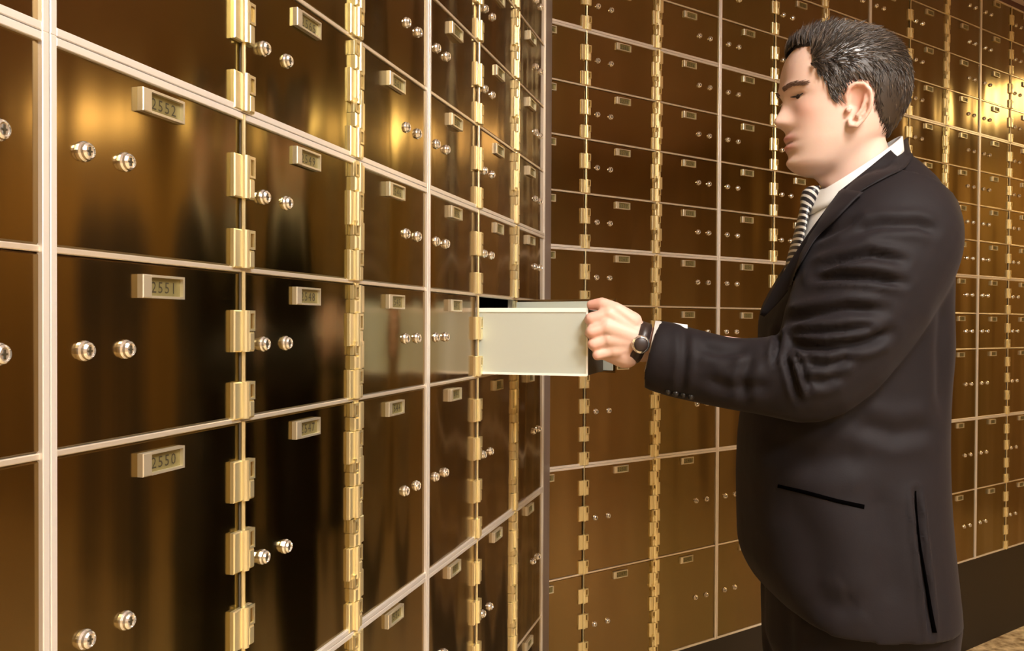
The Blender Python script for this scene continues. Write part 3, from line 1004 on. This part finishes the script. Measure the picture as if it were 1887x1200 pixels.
# lapel and collar, near side
strip('collar', [(1668, 254, 1.455), (1644, 272, 1.40), (1600, 308, 1.368), (1560, 340, 1.362), (1542, 354, 1.368)],
      [(1678, 292, 1.455), (1668, 310, 1.40), (1632, 330, 1.355), (1592, 352, 1.348), (1574, 364, 1.352)], M['suit'], .003)
strip('lapel', [(1544, 352, 1.380), (1515, 392, 1.385), (1486, 432, 1.40), (1452, 486, 1.415), (1420, 540, 1.425), (1400, 580, 1.43)],
      [(1592, 362, 1.355), (1560, 392, 1.37), (1512, 440, 1.375), (1478, 500, 1.39), (1440, 552, 1.41), (1408, 584, 1.43)], M['suit'], .008)
# dark line strips for pocket and vent
strip('pocket', [(1437, 893), (1490, 905), (1545, 920), (1596, 931)], [(1436, 899), (1489, 912), (1543, 927), (1595, 939)], M['seam'], .0012, .001, 2)
strip('vent', [(1688, 905), (1696, 990), (1710, 1080), (1724, 1168)], [(1691, 905), (1700, 990), (1716, 1080), (1732, 1168)], M['seam'], .0012, .001, 2)
for i in range(4):
    b = MB(); h = cast(1232 + i * 14, 722 + i * 3)
    if h:
        b.ball(h[0], .0055, 0, 8, (1, 1, 1))
        plink('sleeve_button', b.mesh('sleeve_button', [M['shoe']], True))

# shirt: collar ring tilted around the neck, breast under the tie, cuff at the wrist
b = MB()
Rr = []
nk = 48
for lev in range(4):
    ring = []
    for k in range(nk):
        a = 2 * math.pi * k / nk
        fx = 1576 - 77 * math.cos(a) - (4 * lev) * (1 if math.cos(a) > 0 else -.2) * abs(math.cos(a))
        py = 314 + 52 * math.cos(a) + lev * (13 if math.cos(a) > 0 else 10) - 8
        l = (.068 + .002 * lev) * math.sin(a)
        p = P(fx, py, 1.455)
        ring.append(Vector((p.x, p.y - l, p.z)))
    Rr.append(ring)
inner = [[p + (Vector((P(1580, 320, 1.455).x, 1.455, p.z)) - p).normalized() * .003 for p in r] for r in Rr]
b.rings(Rr + inner[::-1] + [Rr[0]], cap=False)
plink('shirt_collar', b.mesh('shirt_collar', [M['shirt']], True))
b = MB()
# breast panel
fr2 = []
for i in range(10):
    py = 352 + i * 16
    fxp = 1503 - i * 4.5
    row = []
    for j in range(13):
        l = -.055 + .11 * j / 12
        p = P(fxp + (abs(l) / .055) ** 2 * 22, py, 1.455)
        row.append(Vector((p.x, p.y - l, p.z)))
    fr2.append(row)
fr3 = [[p + Vector((.004, 0, 0)) for p in r] for r in fr2]
v = [p for r in fr2 for p in r] + [p for r in fr3 for p in r]; f = []
for i in range(9):
    for j in range(12):
        q = (i * 13 + j, i * 13 + j + 1, (i + 1) * 13 + j + 1, (i + 1) * 13 + j)
        f += [q, tuple(x + 130 for x in q[::-1])]
b.add(v, f)
# left cuff
plink('shirt', b.mesh('shirt', [M['shirt']], True))
b = MB()
c0, c1 = P(1256, 650, 1.374), P(1198, 638, 1.381)
def ring_at(c, dr, r, n=28):
    s1_ = (Vector((0, 0, 1)) - dr * dr.z).normalized(); s2_ = dr.cross(s1_)
    return [c + s1_ * (r * math.cos(2 * math.pi * k / n)) + s2_ * (r * math.sin(2 * math.pi * k / n)) for k in range(n)]
dr = (c1 - c0).normalized()
rr_ = [ring_at(c0, dr, .0455), ring_at(c1, dr, .0415), ring_at(c1, dr, .0390), ring_at(c0, dr, .0430)]
b.rings(rr_ + [rr_[0]], cap=False)
plink('shirt_cuff', b.mesh('shirt_cuff', [M['shirt']], True))

# tie: knot and blade
b = MB()
def T(fx, py, l): 
    p = P(fx, py, 1.455); return Vector((p.x, p.y - l, p.z))
rows_ = [(345, 1496, .015, .010), (352, 1492, .021, .013), (366, 1488, .019, .013), (378, 1486, .014, .011), (390, 1480, .017, .007), (420, 1474, .024, .006), (460, 1464, .028, .006), (520, 1450, .032, .006)]
Rr = []
for py, fx, hw, th in rows_:
    ring = []
    for k in range(16):
        a = 2 * math.pi * k / 16
        ring.append(T(fx, py, hw * math.sin(a)) + Vector((-th * math.cos(a), 0, 0)))
    Rr.append(ring)
b.rings(Rr)
plink('tie', b.mesh('tie', [M['tie']], True), 'black and white diagonally striped tie')

# wrist watch
b = MB()
wc = P(1181, 631, 1.383); ax = (P(1120, 610, 1.38) - wc).normalized()
up = Vector((0, 0, 1)); s1 = (up - ax * up.dot(ax)).normalized(); s2 = ax.cross(s1)
def ringpts(c, r, n=28): return [c + s1 * (r * math.cos(2 * math.pi * k / n)) + s2 * (r * math.sin(2 * math.pi * k / n)) for k in range(n)]
wc2 = wc + ax * .004
Rw = [ringpts(wc2 - ax * .009, .0295), ringpts(wc2 - ax * .009, .0335), ringpts(wc2 + ax * .009, .0330), ringpts(wc2 + ax * .009, .0290)]
b.rings(Rw + [Rw[0]], cap=False)
o = plink('watch', b.mesh('watch', [M['watch']], True), 'dark wristwatch band')
b = MB()
cpos = wc2 + Vector((0, -.033, 0)) - s1 * .004
b.ball(cpos, .0145, 0, 10, (1, .38, 1.0)); b.ball(cpos + Vector((0, -.0035, 0)), .0112, 1, 10, (1, .3, 1))
me_ = b.mesh('watch_case', [M['chrome'], M['watch']], True)
me_.transform(Matrix.Translation(-ML))
link('watch_case', me_, o)

# trousers and shoes
b = MB()
def legring(c, cy, z, rx, ry, n=28): return [Vector((c + rx * math.cos(2 * math.pi * k / n), cy + ry * math.sin(2 * math.pi * k / n), z)) for k in range(n)]
cxx = P(1588, 1100, 1.47).x
z_h = P(1575, 1085, 1.47).z
b.rings([legring(cxx, 1.49, z_h + .12, .13, .17), legring(cxx, 1.49, z_h, .145, .185), legring(cxx, 1.49, z_h - .10, .145, .185), legring(cxx, 1.49, z_h - .16, .12, .16)])
for hy in (1.40, 1.58):
    b.rings([legring(cxx, hy, z_h - .02, .135, .095), legring(cxx - .005, hy, z_h - .15, .125, .09), legring(cxx - .012, hy, .50, .085, .075), legring(cxx, hy, .30, .075, .068), legring(cxx + .01, hy, .06, .085, .065)])
tm = remesh(b, .008, 6, .5)
tm.materials.append(M['suit']); tm.polygons.foreach_set('use_smooth', [True] * len(tm.polygons))
plink('trousers', tm)
for hy in (1.40, 1.58):
    b = MB(); Rr = []
    for t, wd, ht in ((.075, .020, .05), (.06, .033, .085), (.0, .036, .095), (-.06, .038, .075), (-.12, .045, .055), (-.17, .043, .045), (-.205, .030, .035), (-.22, .012, .02)):
        Rr.append([Vector((cxx + t, hy + wd * math.cos(a), max(0.0, ht * .5 + ht * .5 * math.sin(a) * (1 if math.sin(a) > 0 else 1.0)))) for a in [2 * math.pi * k / 20 for k in range(20)]])
    b.rings(Rr)
    b.box(cxx - .20, cxx + .07, hy - .036, hy + .036, 0, .012)
    plink('shoe', b.mesh('shoe', [M['shoe']], True))
